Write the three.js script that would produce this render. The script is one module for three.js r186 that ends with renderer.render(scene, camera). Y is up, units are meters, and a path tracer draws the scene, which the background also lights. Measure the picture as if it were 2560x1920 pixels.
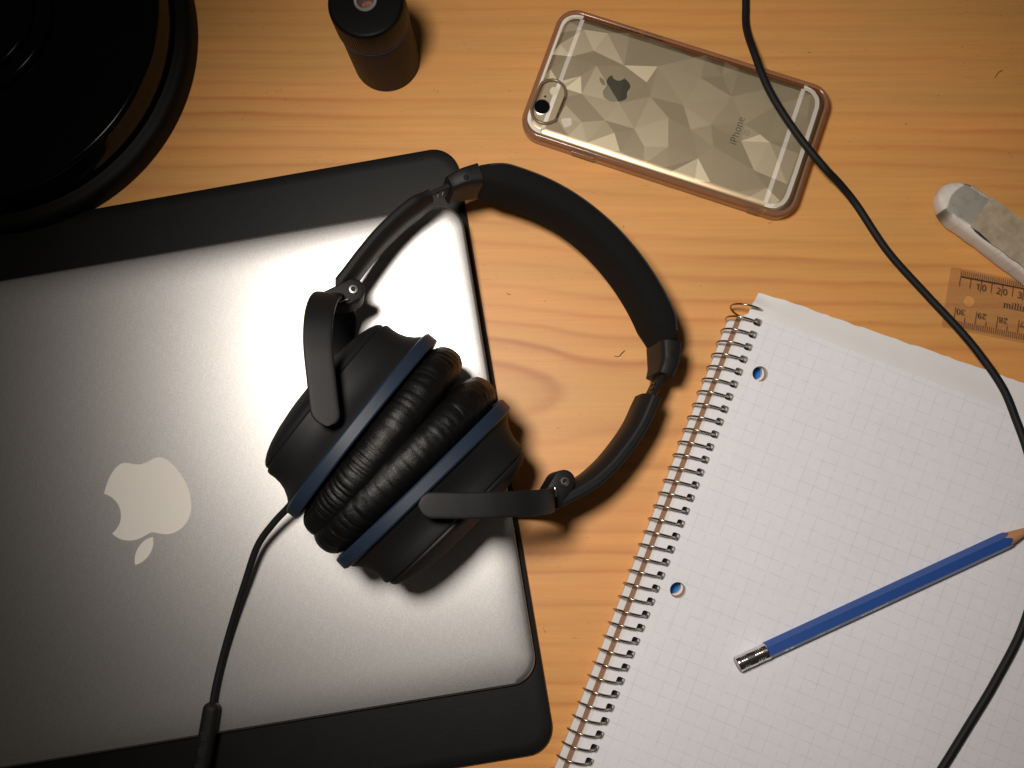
import * as THREE from 'three';
import { mergeGeometries, toCreasedNormals, mergeVertices } from 'three/addons/utils/BufferGeometryUtils.js';
import { RoundedBoxGeometry } from 'three/addons/geometries/RoundedBoxGeometry.js';
import { TextGeometry } from 'three/addons/geometries/TextGeometry.js';
import { FontLoader } from 'three/addons/loaders/FontLoader.js';

// ---------------------------------------------------------------- camera, room light, lamp light, exposure
const scene = new THREE.Scene();
const camera = new THREE.PerspectiveCamera(45.785, 4 / 3, 0.02, 20);
camera.position.set(0, 0.43576, 0);
camera.up.set(0, 0.12046, -0.99272);
camera.lookAt(-0.03609 * 0.436, 0.43576 - 0.99207 * 0.436, -0.12038 * 0.436);
const renderer = new THREE.WebGLRenderer({ antialias: true });
renderer.toneMapping = THREE.LinearToneMapping;
renderer.toneMappingExposure = 1.0;
renderer.shadowMap.enabled = true;
renderer.shadowMap.type = THREE.PCFSoftShadowMap;
scene.background = new THREE.Color().setRGB(0.024, 0.021, 0.018);      // the dim room around the desk
const LAMP = [-104, 525, -100];                                        // millimetres
const spot = new THREE.SpotLight(new THREE.Color().setRGB(1, 0.92, 0.84), 0.80, 0, 0.66, 1.0, 2);
spot.position.set(LAMP[0] / 1000, LAMP[1] / 1000, LAMP[2] / 1000);
spot.target.position.set(0.05, 0, -0.04);
spot.castShadow = true;
spot.shadow.radius = 2.5;
spot.shadow.mapSize.set(2048, 2048);
spot.shadow.camera.near = 0.05; spot.shadow.camera.far = 2;
scene.add(spot, spot.target);

// ---------------------------------------------------------------- helpers (all geometry is written in millimetres)
const MM = 0.001, PI = Math.PI;
let seed = 20240611;
const rnd = () => { seed = (seed * 1664525 + 1013904223) >>> 0; return seed / 4294967296; };
const lerp = (a, b, t) => a + (b - a) * t, clamp = (x, a = 0, b = 1) => Math.min(b, Math.max(a, x));
const smooth = (a, b, x) => { const t = clamp((x - a) / (b - a)); return t * t * (3 - 2 * t); };
const lin = (r, g, b) => new THREE.Color().setRGB(r, g, b);
const PERM = new Uint8Array(512); { const p = [...Array(256).keys()]; for (let i = 255; i > 0; i--) { const j = Math.floor(rnd() * (i + 1)); [p[i], p[j]] = [p[j], p[i]]; } for (let i = 0; i < 512; i++) PERM[i] = p[i & 255]; }
function vnoise(x, y) {
  const xi = Math.floor(x), yi = Math.floor(y), xf = x - xi, yf = y - yi, u = xf * xf * (3 - 2 * xf), v = yf * yf * (3 - 2 * yf);
  const X = xi & 255, Y = yi & 255, a = PERM[X] + Y, b = PERM[X + 1] + Y;
  return lerp(lerp(PERM[a & 511], PERM[b & 511], u), lerp(PERM[(a + 1) & 511], PERM[(b + 1) & 511], u), v) / 127.5 - 1;
}
function fbm(x, y, o = 4) { let s = 0, a = 0.5; for (let i = 0; i < o; i++) { s += a * vnoise(x, y); x = x * 2.03 + 17.1; y = y * 2.03 + 9.7; a *= 0.5; } return s; }
function tex(w, h, fn, srgb) {
  const d = new Uint8Array(w * h * 4);
  for (let j = 0, k = 0; j < h; j++) for (let i = 0; i < w; i++, k += 4) {
    const c = fn((i + 0.5) / w, (j + 0.5) / h);
    if (typeof c === 'number') d[k] = d[k + 1] = d[k + 2] = clamp(c) * 255; else { d[k] = clamp(c[0]) * 255; d[k + 1] = clamp(c[1]) * 255; d[k + 2] = clamp(c[2]) * 255; }
    d[k + 3] = 255;
  }
  const t = new THREE.DataTexture(d, w, h, THREE.RGBAFormat);
  t.wrapS = t.wrapT = THREE.RepeatWrapping; t.magFilter = THREE.LinearFilter; t.minFilter = THREE.LinearMipmapLinearFilter; t.generateMipmaps = true;
  if (srgb) t.colorSpace = THREE.SRGBColorSpace;
  t.needsUpdate = true; return t;
}
const taken = {};
function numbered(n) { const k = taken[n] = (taken[n] ?? -1) + 1; return k ? n + '_' + String(k).padStart(3, '0') : n; }
function thing(name, label, category, at, turn = 0, group) {
  const o = new THREE.Group(); o.name = numbered(name); scene.add(o);
  o.position.set(at[0] * MM, at[1] * MM, at[2] * MM); o.rotation.y = turn;
  o.userData = { label, category }; if (group) o.userData.group = group;
  return o;
}
function part(name, geo, mat, parent, label) {
  if (Array.isArray(geo)) geo = mergeGeometries(geo.map((g) => { g = g.index ? g.toNonIndexed() : g; for (const k of Object.keys(g.attributes)) if (!['position', 'normal', 'uv'].includes(k)) g.deleteAttribute(k); return g; }));
  geo.scale(MM, MM, MM);
  const m = new THREE.Mesh(geo, mat); m.name = numbered(name); m.castShadow = m.receiveShadow = true;
  if (label) m.userData.label = label;
  (parent ?? scene).add(m); return m;
}
function outward(g) {               // turns a closed surface the right way out
  const p = g.attributes.position, ix = g.index.array; let v = 0;
  for (let i = 0; i < ix.length; i += 3) {
    const [a, b, c] = [ix[i], ix[i + 1], ix[i + 2]];
    v += p.getX(a) * (p.getY(b) * p.getZ(c) - p.getZ(b) * p.getY(c)) + p.getY(a) * (p.getZ(b) * p.getX(c) - p.getX(b) * p.getZ(c)) + p.getZ(a) * (p.getX(b) * p.getY(c) - p.getY(b) * p.getX(c));
  }
  if (v < 0) for (let i = 0; i < ix.length; i += 3) [ix[i], ix[i + 1]] = [ix[i + 1], ix[i]];
  return g;
}
// rows of points -> surface; caps close the first and last row
function rowsGeo(rows, { closed = true, capA = false, capB = false, crease = 0.6, uv } = {}) {
  const nr = rows.length, nc = rows[0].length, cols = closed ? nc + 1 : nc, pos = [], uvs = [], idx = [];
  for (let r = 0; r < nr; r++) for (let c = 0; c < cols; c++) { const q = rows[r][c % nc]; pos.push(...q); const t = uv ? uv(r, c, q) : [q[0] / 100, q[2] / 100]; uvs.push(...t); }
  for (let r = 0; r < nr - 1; r++) for (let c = 0; c < cols - 1; c++) { const a = r * cols + c, b = a + 1, d = a + cols, e = d + 1; idx.push(a, d, b, b, d, e); }
  const cap = (r, flip) => {
    const o = pos.length / 3, m = [0, 0, 0]; for (const q of rows[r]) for (let k = 0; k < 3; k++) m[k] += q[k] / nc;
    pos.push(...m); uvs.push(...(uv ? uv(r, 0, m) : [m[0] / 100, m[2] / 100]));
    for (let c = 0; c < nc; c++) { const a = r * cols + c, b = r * cols + c + 1; flip ? idx.push(a, b, o) : idx.push(b, a, o); }
  };
  if (capA) cap(0, true); if (capB) cap(nr - 1, false);
  const g = new THREE.BufferGeometry();
  g.setAttribute('position', new THREE.Float32BufferAttribute(pos, 3)); g.setAttribute('uv', new THREE.Float32BufferAttribute(uvs, 2)); g.setIndex(idx);
  outward(g);
  return toCreasedNormals(g, crease);
}
function lathe(profile, seg = 96, crease = 0.5, rmod) {      // profile [[r, y], ...] from the outside bottom up
  const rows = profile.map(([r, y]) => Array.from({ length: seg }, (_, i) => { const t = i / seg * 2 * PI, R = rmod ? rmod(r, y, t) : r; return [R * Math.cos(t), y, R * Math.sin(t)]; }));
  return rowsGeo(rows, { crease, uv: (r, c, q) => [c / seg * profile[r][0] * 6.28 / 100, r * 3 / 100] });
}
function rrect(w, d, r, n = 8) {    // outline of a rounded rectangle, half sizes w/2, d/2
  const o = [];
  for (const [sx, sz, a0] of [[1, -1, -PI / 2], [1, 1, 0], [-1, 1, PI / 2], [-1, -1, PI]])
    for (let i = 0; i <= n; i++) { const a = a0 + i / n * PI / 2; o.push([sx * (w / 2 - r) + r * Math.cos(a), sz * (d / 2 - r) + r * Math.sin(a)]); }
  return o;
}
function slab(w, d, r, rings, { n = 8, yf, crease = 0.5, divide = 1, minR = 0.05 } = {}) {   // rings [[inset, y], ...] from the bottom up
  const rows = rings.map(([ins, y]) => {
    const o = rrect(w - 2 * ins, d - 2 * ins, Math.max(minR, r - ins), n), out = [];
    for (let i = 0; i < o.length; i++) { const a = o[i], b = o[(i + 1) % o.length], m = Math.hypot(a[0] - b[0], a[1] - b[1]) > 20 ? divide : 1; for (let k = 0; k < m; k++) out.push([lerp(a[0], b[0], k / m), lerp(a[1], b[1], k / m)]); }
    return out.map(([x, z]) => [x, yf ? yf(x, y, z) : y, z]);
  });
  return rowsGeo(rows, { capA: true, capB: true, crease });
}
function flat(shape, depth, top, { bevel = 0, curveSegments = 10 } = {}) {       // a shape in x (right), y (towards the viewer) laid flat with its upper face at height top
  const g = new THREE.ExtrudeGeometry(shape, { depth: depth - 2 * bevel, bevelEnabled: bevel > 0, bevelThickness: bevel, bevelSize: bevel, bevelOffset: -bevel, bevelSegments: 2, curveSegments });
  g.translate(0, 0, bevel); g.rotateX(PI / 2); g.translate(0, top, 0); return g;
}
const V3 = (a) => new THREE.Vector3(...a);
function spline(pts, n, tension = 0.5) { return new THREE.CatmullRomCurve3(pts.map(V3), false, 'catmullrom', tension).getSpacedPoints(n); }
// sweeps a section [[a, b], ...] along points; a runs along T x up (or the fixed side), b along the other
function sweep(path, section, { up = [0, 1, 0], side, crease = 0.5, caps = true, uvw } = {}) {
  const U0 = V3(up), rows = [], acc = [0];
  for (let i = 1; i < path.length; i++) acc.push(acc[i - 1] + path[i].distanceTo(path[i - 1]));
  for (let i = 0; i < path.length; i++) {
    const T = path[Math.min(i + 1, path.length - 1)].clone().sub(path[Math.max(i - 1, 0)]).normalize();
    let S, U;
    if (side) { S = V3(side).normalize(); U = S.clone().cross(T).normalize(); } else { S = T.clone().cross(U0).normalize(); U = S.clone().cross(T).normalize(); }
    const sec = typeof section === 'function' ? section(acc[i] / acc[acc.length - 1], acc[i], acc[acc.length - 1]) : section;
    rows.push(sec.map(([a, b]) => [path[i].x + S.x * a + U.x * b, path[i].y + S.y * a + U.y * b, path[i].z + S.z * a + U.z * b]));
  }
  return rowsGeo(rows, { capA: caps, capB: caps, crease, uv: uvw ?? ((r, c) => [acc[r] / 50, c / 24]) });
}
const superell = (a, b, e, n = 28) => Array.from({ length: n }, (_, i) => { const t = i / n * 2 * PI, c = Math.cos(t), s = Math.sin(t); return [a * Math.sign(c) * Math.abs(c) ** (2 / e), b * Math.sign(s) * Math.abs(s) ** (2 / e)]; });
const circle = (r, n = 14) => superell(r, r, 2, n);
const tube = (pts, r, n, seg = 12, tension) => sweep(spline(pts, n, tension), circle(r, seg), { crease: 1.2 });
function cyl(r0, r1, h, y, x = 0, z = 0, seg = 24) { const g = new THREE.CylinderGeometry(r0, r1, h, seg); g.translate(x, y + h / 2, z); return g; }
function box(w, h, d, x, y, z) { const g = new THREE.BoxGeometry(w, h, d); g.translate(x, y, z); return g; }

// ---------------------------------------------------------------- materials
const std = (color, roughness, o = {}) => new THREE.MeshStandardMaterial({ color, roughness, metalness: 0, ...o });
const phys = (color, roughness, o = {}) => new THREE.MeshPhysicalMaterial({ color, roughness, metalness: 0, ...o });
const grain = tex(512, 512, (u, v) => 0.5 + 0.5 * vnoise(u * 256, v * 256) * 0.6 + 0.25 * vnoise(u * 128 + 7, v * 128));
const leatherTex = tex(512, 512, (u, v) => {           // cell-like pebble
  let d1 = 9, d2 = 9; const X = u * 64, Y = v * 64, xi = Math.floor(X), yi = Math.floor(Y);
  for (let j = -1; j < 2; j++) for (let i = -1; i < 2; i++) { const a = (xi + i + 64) % 64, b = (yi + j + 64) % 64, h = PERM[(PERM[a] + b) & 511], k = PERM[(PERM[b] + a + 31) & 511], d = Math.hypot(xi + i + h / 255 - X, yi + j + k / 255 - Y); if (d < d1) { d2 = d1; d1 = d; } else if (d < d2) d2 = d; }
  return clamp((d2 - d1) * 1.7);
});
const weaveTex = tex(256, 256, (u, v) => { const a = Math.sin(u * 2 * PI * 32), b = Math.sin(v * 2 * PI * 32); return 0.5 + 0.25 * (a * b > 0 ? Math.abs(a) : -Math.abs(b)) + 0.12 * vnoise(u * 64, v * 64); });
const M = {
  plastic: phys(lin(0.0075, 0.0076, 0.0084), 0.56, { specularIntensity: 0.55, bumpMap: grain, bumpScale: 0.00001 }),
  plasticDark: phys(lin(0.006, 0.006, 0.007), 0.55, { specularIntensity: 0.5 }),
  leather: phys(lin(0.0035, 0.0034, 0.0034), 0.40, { specularIntensity: 0.62, bumpMap: leatherTex, bumpScale: 0.00005 }),
  fabric: phys(lin(0.006, 0.006, 0.006), 0.95, { bumpMap: weaveTex, bumpScale: 0.0002, sheen: 0.15, sheenRoughness: 0.6, sheenColor: lin(0.05, 0.05, 0.055), specularIntensity: 0.4 }),
  thread: std(lin(0.03, 0.03, 0.03), 0.8),
  navy: phys(lin(0.013, 0.0235, 0.044), 0.44, { specularIntensity: 0.8 }),
  steel: std(lin(0.62, 0.60, 0.56), 0.25, { metalness: 1 }),
  rubber: phys(lin(0.0075, 0.0075, 0.0075), 0.62, { specularIntensity: 0.6 }),
  gloss: phys(lin(0.0016, 0.0016, 0.0018), 0.14, { specularIntensity: 0.45 }),
};

// ---------------------------------------------------------------- desk
const DESK = { x0: -470, z0: -400, w: 900, d: 675 };
const woodTex = tex(2048, 1536, (u, v) => {
  const x = DESK.x0 + u * DESK.w, z = DESK.z0 + (1 - v) * DESK.d;
  const wob = 5.5 * fbm(x / 190, z / 80, 2) + 1.6 * fbm(x / 60 + 5, z / 16, 3) + 0.25 * fbm(x / 9, z / 3, 2);
  const zc = -50 + 0.03 * x, D = 11 + 19 * smooth(-90, 45, x) + Math.max(0, x - 40) * 0.03 + Math.max(0, -60 - x) * 0.05 + 3 * fbm(x / 30 + 2, 1.5, 2), dz = z - zc + wob;
  const rho = Math.sqrt(dz * dz + D * D) - 0.012 * x;
  const f = rho / 8.6 + 1.1 * fbm(z / 45 + 40, x / 600, 2), k = Math.floor(f), fr = f - k, hard = 0.25 + 0.75 * (PERM[(k + 512) & 255] / 255);
  const late = Math.exp(-(((fr - 0.80) / 0.13) ** 2)) + 0.5 * smooth(0.2, 0.78, fr) * (1 - smooth(0.80, 1, fr));
  const vis = clamp(0.5 + 0.9 * fbm(x / 130 + 9, z / 34, 3) - 0.22 * smooth(60, 150, x), 0.08, 1.1), near = 1 + 0.3 * Math.exp(-(((z + 48) / 34) ** 2)) * smooth(130, 40, Math.abs(x - 10));
  const fib = fbm(x / 30, z / 0.8, 3), fib2 = fbm(x / 11 + 50, z / 0.45, 2), cloud = fbm(x / 110 + 3, z / 22 + 8, 4), streak = fbm(x / 220 + 11, z / 4.2, 3);
  let m = 0.962 - 0.068 * late * hard * vis * near + 0.03 * fib + 0.016 * fib2 + 0.05 * cloud + 0.03 * streak;
  const pore = vnoise(x / 3.4 + 100, z / 0.5) > 0.88 && vnoise(x / 14, z / 9) > 0.15 ? 0.93 : 1;
  const red = late * hard * vis * 0.15 * near + 0.13 * cloud;
  const spk = vnoise(x / 0.9 + 31, z / 0.9 + 77) > 0.93 && vnoise(x / 6.3 + 11, z / 6.3) > 0.72 ? 0.62 : 1;
  m *= pore * spk;
  return [0.885 * m, (0.638 - red * 0.25) * m, (0.360 - red * 0.20) * m];
}, true);
{
  const g = new THREE.BoxGeometry(DESK.w, 28, DESK.d); g.translate(DESK.x0 + DESK.w / 2, -14, DESK.z0 + DESK.d / 2);
  const p = g.attributes.position, uv = g.attributes.uv;
  for (let i = 0; i < p.count; i++) uv.setXY(i, (p.getX(i) - DESK.x0) / DESK.w, 1 - (p.getZ(i) - DESK.z0) / DESK.d);
  const m = part('desk', g, std(lin(1, 1, 1), 0.5, { map: woodTex, bumpMap: woodTex, bumpScale: 0.00003 }));
  m.userData = { kind: 'structure', label: 'light orange pine desk top with wavy grain' };
}

// ---------------------------------------------------------------- desk lamp (only its foot stands in the picture)
{
  const t = thing('desk_lamp', 'desk lamp with round glossy black stepped foot at the corner of the desk', 'desk lamp', [-277, 0, -227]);
  const arc = (cr, cy, r, a0, a1, n = 10) => Array.from({ length: n + 1 }, (_, i) => { const a = lerp(a0, a1, i / n) * PI / 180; return [cr + r * Math.cos(a), cy + r * Math.sin(a)]; });
  part('foot_rim', lathe([[96, 0.2], ...arc(98.2, 1.6, 1.4, -80, 0, 5), [99.5, 5], ...arc(94.5, 7, 4.9, 8, 70, 10), [94.6, 12.2], [93.6, 13.0], [92, 13.2]], 180, 0.7), phys(lin(0.003, 0.0029, 0.0028), 0.6, { specularIntensity: 0.35 }), t);
  part('foot', lathe([[92.8, 12.6], [93.2, 15], [92.6, 24], [92.2, 27], ...arc(89.4, 29.3, 2.7, 5, 92, 14), [88.6, 31.9], [87, 31.5], [60, 31.8], [41.7, 32.2], ...arc(38.4, 32.4, 3.2, 2, 90, 14), [34, 35.6], ...arc(31.7, 35.8, 2.2, 0, 90, 12), [12, 38.2], [11, 46], [0.1, 47]], 180, 0.7), M.gloss, t);
  part('pole', tube([[0, 40, 0], [0, 200, 0], [0, 392, 0]], 8, 12, 20), M.gloss, t);
  part('joint', new THREE.SphereGeometry(15, 24, 16).translate(0, 395, 0), M.gloss, t);
  part('arm', tube([[0, 395, 0], [LAMP[0] + 277, LAMP[1] + 100, LAMP[2] + 227]], 6, 6, 16), M.gloss, t);
  const X = LAMP[0] + 277, Y = LAMP[1], Zc = LAMP[2] + 227;
  const shade = lathe([[78, -38], [70, 0], [52, 55], [34, 92], [20, 104], [0.1, 106], [0.1, 104.5], [19, 102.5], [32.5, 91], [50.5, 54], [68.5, 0], [76.5, -38], [78, -38]], 64);
  shade.translate(X, Y, Zc);
  part('shade', shade, M.gloss, t);
  part('bulb', new THREE.SphereGeometry(49, 32, 24).translate(X, Y, Zc), std(lin(0.8, 0.8, 0.8), 0.5, { emissive: lin(1, 0.9, 0.77), emissiveIntensity: 2.5 }), t);
}

// ---------------------------------------------------------------- black desk pad
const LT = 9.6 * PI / 180;                                                  // turn of pad and laptop
const duv = (u, v, h) => [u * Math.cos(LT) + v * Math.sin(LT), h, -u * Math.sin(LT) + v * Math.cos(LT)];
{
  const w = 420, d = 293, t = thing('desk_pad', 'flat black rounded desk pad lying under the silver laptop', 'desk pad', duv(-14.8 - w / 2, -29.9, 0), LT + 0.004);
  const padTex = tex(1024, 1024, (u, v) => 0.5 + 0.35 * fbm(u * 160, v * 160, 3) + 0.3 * fbm(u * 14, v * 14, 3));
  const padCol = tex(512, 512, (u, v) => { const m = 0.82 + 0.28 * fbm(u * 12, v * 12, 4) + 0.12 * fbm(u * 90, v * 90, 2); return [m, m * 0.99, m * 0.97]; });
  const m = phys(lin(0.0045, 0.0045, 0.005), 0.46, { specularIntensity: 0.6, bumpMap: padTex, bumpScale: 0.00003, map: padCol });
  part('pad', slab(w, d, 13, [[0.4, 0.05], [0, 0.5], [0, 2.3], [0.25, 2.8], [0.8, 3.0], [6, 3.02]], { n: 14 }), m, t);
}

// ---------------------------------------------------------------- logo outline (upright in x right, y down; 376 wide)
function fruit() {
  const s = new THREE.Shape(); let x = 318.7, y = 268.7; s.moveTo(x, y);
  const c = (...a) => { s.bezierCurveTo(x + a[0], y + a[1], x + a[2], y + a[3], x + a[4], y + a[5]); x += a[4]; y += a[5]; };
  c(-0.2, -36.7, 16.4, -64.4, 50, -84.8); c(-18.8, -26.9, -47.2, -41.7, -84.7, -44.6); c(-35.5, -2.8, -74.3, 20.7, -88.5, 20.7); c(-15, 0, -49.4, -19.7, -76.4, -19.7);
  s.bezierCurveTo(63.3, 141.2, 4, 184.8, 4, 273.5); s.quadraticCurveTo(4, 312.8, 18.4, 354.7); x = 18.4; y = 354.7;
  c(12.8, 36.7, 59, 126.7, 107.2, 125.2); c(25.2, -0.6, 43, -17.9, 75.8, -17.9); c(31.8, 0, 48.3, 17.9, 76.4, 17.9); c(48.6, -0.7, 90.4, -82.5, 102.6, -119.3); c(-65.2, -30.7, -61.7, -90, -61.7, -91.9);
  const l = new THREE.Shape(); x = 262.1; y = 104.5; l.moveTo(x, y);
  const d = (...a) => { l.bezierCurveTo(x + a[0], y + a[1], x + a[2], y + a[3], x + a[4], y + a[5]); x += a[4]; y += a[5]; };
  d(27.3, -32.4, 24.8, -61.9, 24, -72.5); d(-24.1, 1.4, -52, 16.4, -67.9, 34.9); d(-17.5, 19.8, -27.8, 44.3, -25.6, 71.9); d(26.1, 2, 49.9, -11.4, 69.5, -34.3);
  return [s, l];
}
function remap(shape, f, n = 14) { const q = shape.getPoints(n).map((p) => new THREE.Vector2(...f(p.x, p.y))); return new THREE.Shape(q); }

// ---------------------------------------------------------------- laptop, thicker towards its hinge
const LAP = { w: 325, d: 226, u: -179.3, v: -29.6, back: 20, front: 7.6 };
{
  const t = thing('laptop', 'closed silver laptop with a pale apple emblem on its lid', 'laptop', duv(LAP.u, LAP.v, 3), LT);
  const topAt = (z) => lerp(LAP.back, LAP.front, clamp((z + LAP.d / 2) / LAP.d)) - 3;
  const alu = tex(1024, 1024, (u, v) => (0.86 + 0.13 * vnoise(u * 512, v * 512) + 0.05 * vnoise(u * 900 + 3, v * 900)) * (vnoise(u * 300 + 5, v * 300) > 0.93 && vnoise(u * 23, v * 23 + 9) > 0.62 ? 0.5 : 1));
  const aluBump = tex(1024, 1024, (u, v) => 0.5 + 0.35 * vnoise(u * 480 + 9, v * 480) + 0.2 * vnoise(u * 1000, v * 1000 + 5));
  alu.repeat.set(1, 1);
  const m = std(lin(0.86, 0.845, 0.83), 0.42, { metalness: 1, map: alu, roughnessMap: null, bumpMap: aluBump, bumpScale: 0.000012 });
  part('lid', slab(LAP.w, LAP.d, 12.5, [[1.0, -4.2], [0.2, -3.9], [0, -3.2], [0, -2.1], [0.35, -1.7], [1.2, -1.42], [3, -1.02], [5.5, -0.62], [9, -0.26], [13, -0.06], [17, 0], [20, 0]], { n: 12, divide: 6, minR: 6, crease: 0.7, yf: (x, y, z) => topAt(z) + (y > -1.5 ? y * lerp(lerp(1, 0.4, smooth(-30, 30, z)), 1, smooth(-22, 22, LAP.d / 2 - Math.abs(z) - LAP.w / 2 + Math.abs(x))) : y) }), m, t);
  const mb = std(lin(0.62, 0.61, 0.60), 0.45, { metalness: 1 });
  part('bottom_case', slab(LAP.w - 1, LAP.d - 1, 12, [[9, 0.8], [3.5, 1.3], [0.6, 2.4], [0.2, 2.9], [0.4, 3.3]].map(([i, k]) => [i, k]), { n: 12, divide: 6, crease: 0.7, yf: (x, y, z) => y < 2 ? y * 0.7 : lerp(topAt(z) - 4.6, y - 3.2 + topAt(z) - 4.6, 0.5) }), mb, t);
  for (const [x, z] of [[-140, -90], [140, -90], [-140, 92], [140, 92]]) part('rubber_foot', cyl(6, 6.4, 0.9, 0.02, x, z), M.rubber, t);
  const k = 0.1065, du = -182.8 - LAP.u, dv = -28.4 - LAP.v;
  const lm = std(lin(0.86, 0.82, 0.75), 0.36);
  for (const [i, s] of fruit().entries()) {
    const g = flat(remap(s, (x, y) => [-(x - 187) * k, -(y - 310) * k]), 0.4, 0);
    g.translate(du, 0, dv); const p = g.attributes.position;
    for (let q = 0; q < p.count; q++) p.setY(q, p.getY(q) + topAt(p.getZ(q)) + 0.06);
    part(i ? 'emblem_leaf' : 'emblem', g, lm, t);
  }
}

// ---------------------------------------------------------------- headphones, in their own slightly tilted plane (x along e1, z along e2, y off the plane)
{
  const t = thing('headphones', 'black over-ear headphones with navy rings and leather cushions, lying across the laptop edge', 'headphones', [-65, 47.5, -16]);
  const e1 = new THREE.Vector3(0.95994, -0.22415, -0.16821), e3 = new THREE.Vector3(0.1726, 0, 0.98499).normalize();
  const e2 = e3.clone().cross(e1).normalize();
  t.quaternion.setFromRotationMatrix(new THREE.Matrix4().makeBasis(e1.normalize(), e2, e3));
  t.updateMatrixWorld(true);
  const local = ([x, h, z]) => { const q = new THREE.Vector3(x * MM, h * MM, z * MM); t.worldToLocal(q); return [q.x / MM, q.y / MM, q.z / MM]; };

  // ear cups
  const oval = (a, b, n = 120, e = 2.25) => superell(a, b, e, n);
  function cup(cx, cz, ux, uz, ox, oz, A, B, wrinkle, ph) {
    const at = (al, up, out) => [cx + al * ux + out * ox, up, cz + al * uz + out * oz];
    const loft = (prof, n = 120, e) => rowsGeo(prof.map(([out, ins, k = 1]) => oval((A - ins) * k, (B - ins) * k, n, e).map(([al, up]) => at(al, up, out))), { capA: true, capB: true, crease: 0.45, uv: (r, c) => [c / n * 5.2, r * 0.06] });
    const ear = part('ear_cup', loft([[2.5, 6], [2.9, 2.6], [4.0, 3.2], [6, 5.0], [9, 6.8], [12, 7.8], [15, 8.2], [17.4, 8.1], [18.6, 8.3], [19.1, 8.9], [19.3, 10]]), M.plastic, t);
    part('accent_ring', loft([[-2.9, 6], [-3.1, 1.6], [-2.8, 0.5], [-2.2, 0.1], [2.0, 0.1], [2.6, 0.5], [3.0, 1.3], [3.1, 6]]), M.navy, t);
    part('cover_plate', loft([[18.4, 11], [19.4, 9.7], [20.3, 9.5], [21.2, 9.9], [22.2, 11], [23.6, 13.6], [25, 17.5], [26.3, 17.5, 0.8], [27.3, 17.5, 0.55], [27.8, 17.5, 0.28], [28, 17.5, 0.05]]), M.plastic, ear);
    part('microphone_port', new THREE.SphereGeometry(0.8, 10, 8).scale(1.6, 0.6, 0.6).translate(...at(-38.2, 6, 13)), M.steel, ear);
    // cushion: a soft ring, creased across
    const NT = 720, NF = 36, rows = [];
    const folds = []; { let a = 0; while (a < 2 * PI - 0.04) { folds.push(a); a += (0.04 + 0.085 * rnd()) * (1 + 0.3 * Math.sin(a * 2 + ph)); } }
    const fold = folds.map(() => [0.35 + 0.65 * rnd(), rnd() * 0.5 - 0.25]);
    const crease = (th, j) => { let d = 0; for (let k = 0; k < folds.length; k++) { const w = 0.013 + 0.011 * fold[k][0], e = th - folds[k] - fold[k][1] * j * 0.06; if (Math.abs(e) < 0.12) d = Math.max(d, fold[k][0] * Math.exp(-Math.abs(e) / w)); } return d; };
    for (let j = 0; j < NF; j++) {
      const f = j / NF * 2 * PI, row = [];
      for (let i = 0; i < NT; i++) {
        const th = i / NT * 2 * PI, cf = Math.cos(f), near = smooth(-0.75, 0.45, cf), outer = smooth(-0.55, 0.2, Math.sin(f));
        const depth = wrinkle * near * outer * crease(th, cf) * (0.7 + 0.5 * vnoise(th * 3 + ph * 7, 1.2)) + 0.22 * vnoise(th * 16, f * 3 + ph) + 0.06 * vnoise(th * 60, f * 9 + ph);
        const rr = 8.6 - depth, ra = 11.5 - depth * 0.9, sy = Math.sin(f), cs = Math.cos(f);
        const out = -11.2 + rr * Math.sign(cs) * Math.abs(cs) ** 0.85, rad = ra * Math.sign(sy) * Math.abs(sy) ** 0.85;
        const c = Math.cos(th), s = Math.sin(th), a = (A - 10.6) + rad, b = (B - 10.6) + rad;
        row.push(at(a * Math.sign(c) * Math.abs(c) ** (2 / 2.25), b * Math.sign(s) * Math.abs(s) ** (2 / 2.25), out));
      }
      rows.push(row);
    }
    rows.push(rows[0]);
    part('ear_cushion', rowsGeo(rows, { crease: 1.4, uv: (r, c) => [c / NT * 11, r / NF * 2] }), M.leather, t);
    return at;
  }
  const atL = cup(-10.3, -15.3, 0.726, -0.688, -0.688, -0.726, 48.2, 34, 1.25, 0.4);
  const atR = cup(11.8, 13.2, 0.819, -0.574, 0.574, 0.819, 49.1, 33, 1.0, 2.1);

  // yokes: flat strips that arch from pivot to pivot round the cup
  const yoke = (half, width, side, more = 0) => {
    const full = [...half, ...half.slice(0, -1).reverse().map(([x, y, z]) => [x + 2.5 * smooth(0, 30, y), -y, z])], pts = spline(full, 130);
    const sec = (u, s, L) => { const e = Math.min(s, L - s), w = e < width / 2 ? Math.sqrt(Math.max(0.02, 1 - (1 - e / (width / 2)) ** 2)) : 1; const m = more * smooth(0.5, 0.62, u) * w; return superell(width / 2 * w + m / 2, 1.35, 6, 28).map(([a, b]) => [a + m / 2, b]); };
    return sweep(pts, sec, { side, crease: 0.6 });
  };
  part('yoke', yoke([[-25.6, 36.6, -12.8], [-25.6, 36.8, -20], [-25.3, 36.8, -31], [-24.7, 36.3, -45], [-22.8, 33.5, -56.5], [-20, 26, -64.8], [-17.2, 13, -70.2], [-16, 0, -71.5]], 11.4, [0.975, 0, 0.2], 6), M.plastic, t);
  part('yoke', yoke([[4.4, 35.4, 22.9], [12, 35.8, 24.2], [22, 35.9, 26], [35, 35.2, 27.8], [47, 32, 29.2], [57, 24, 30], [62.6, 12, 29.6], [64, 0, 29.2]], 10.4, [-0.13, 0, 0.99]), M.plastic, t);

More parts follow.
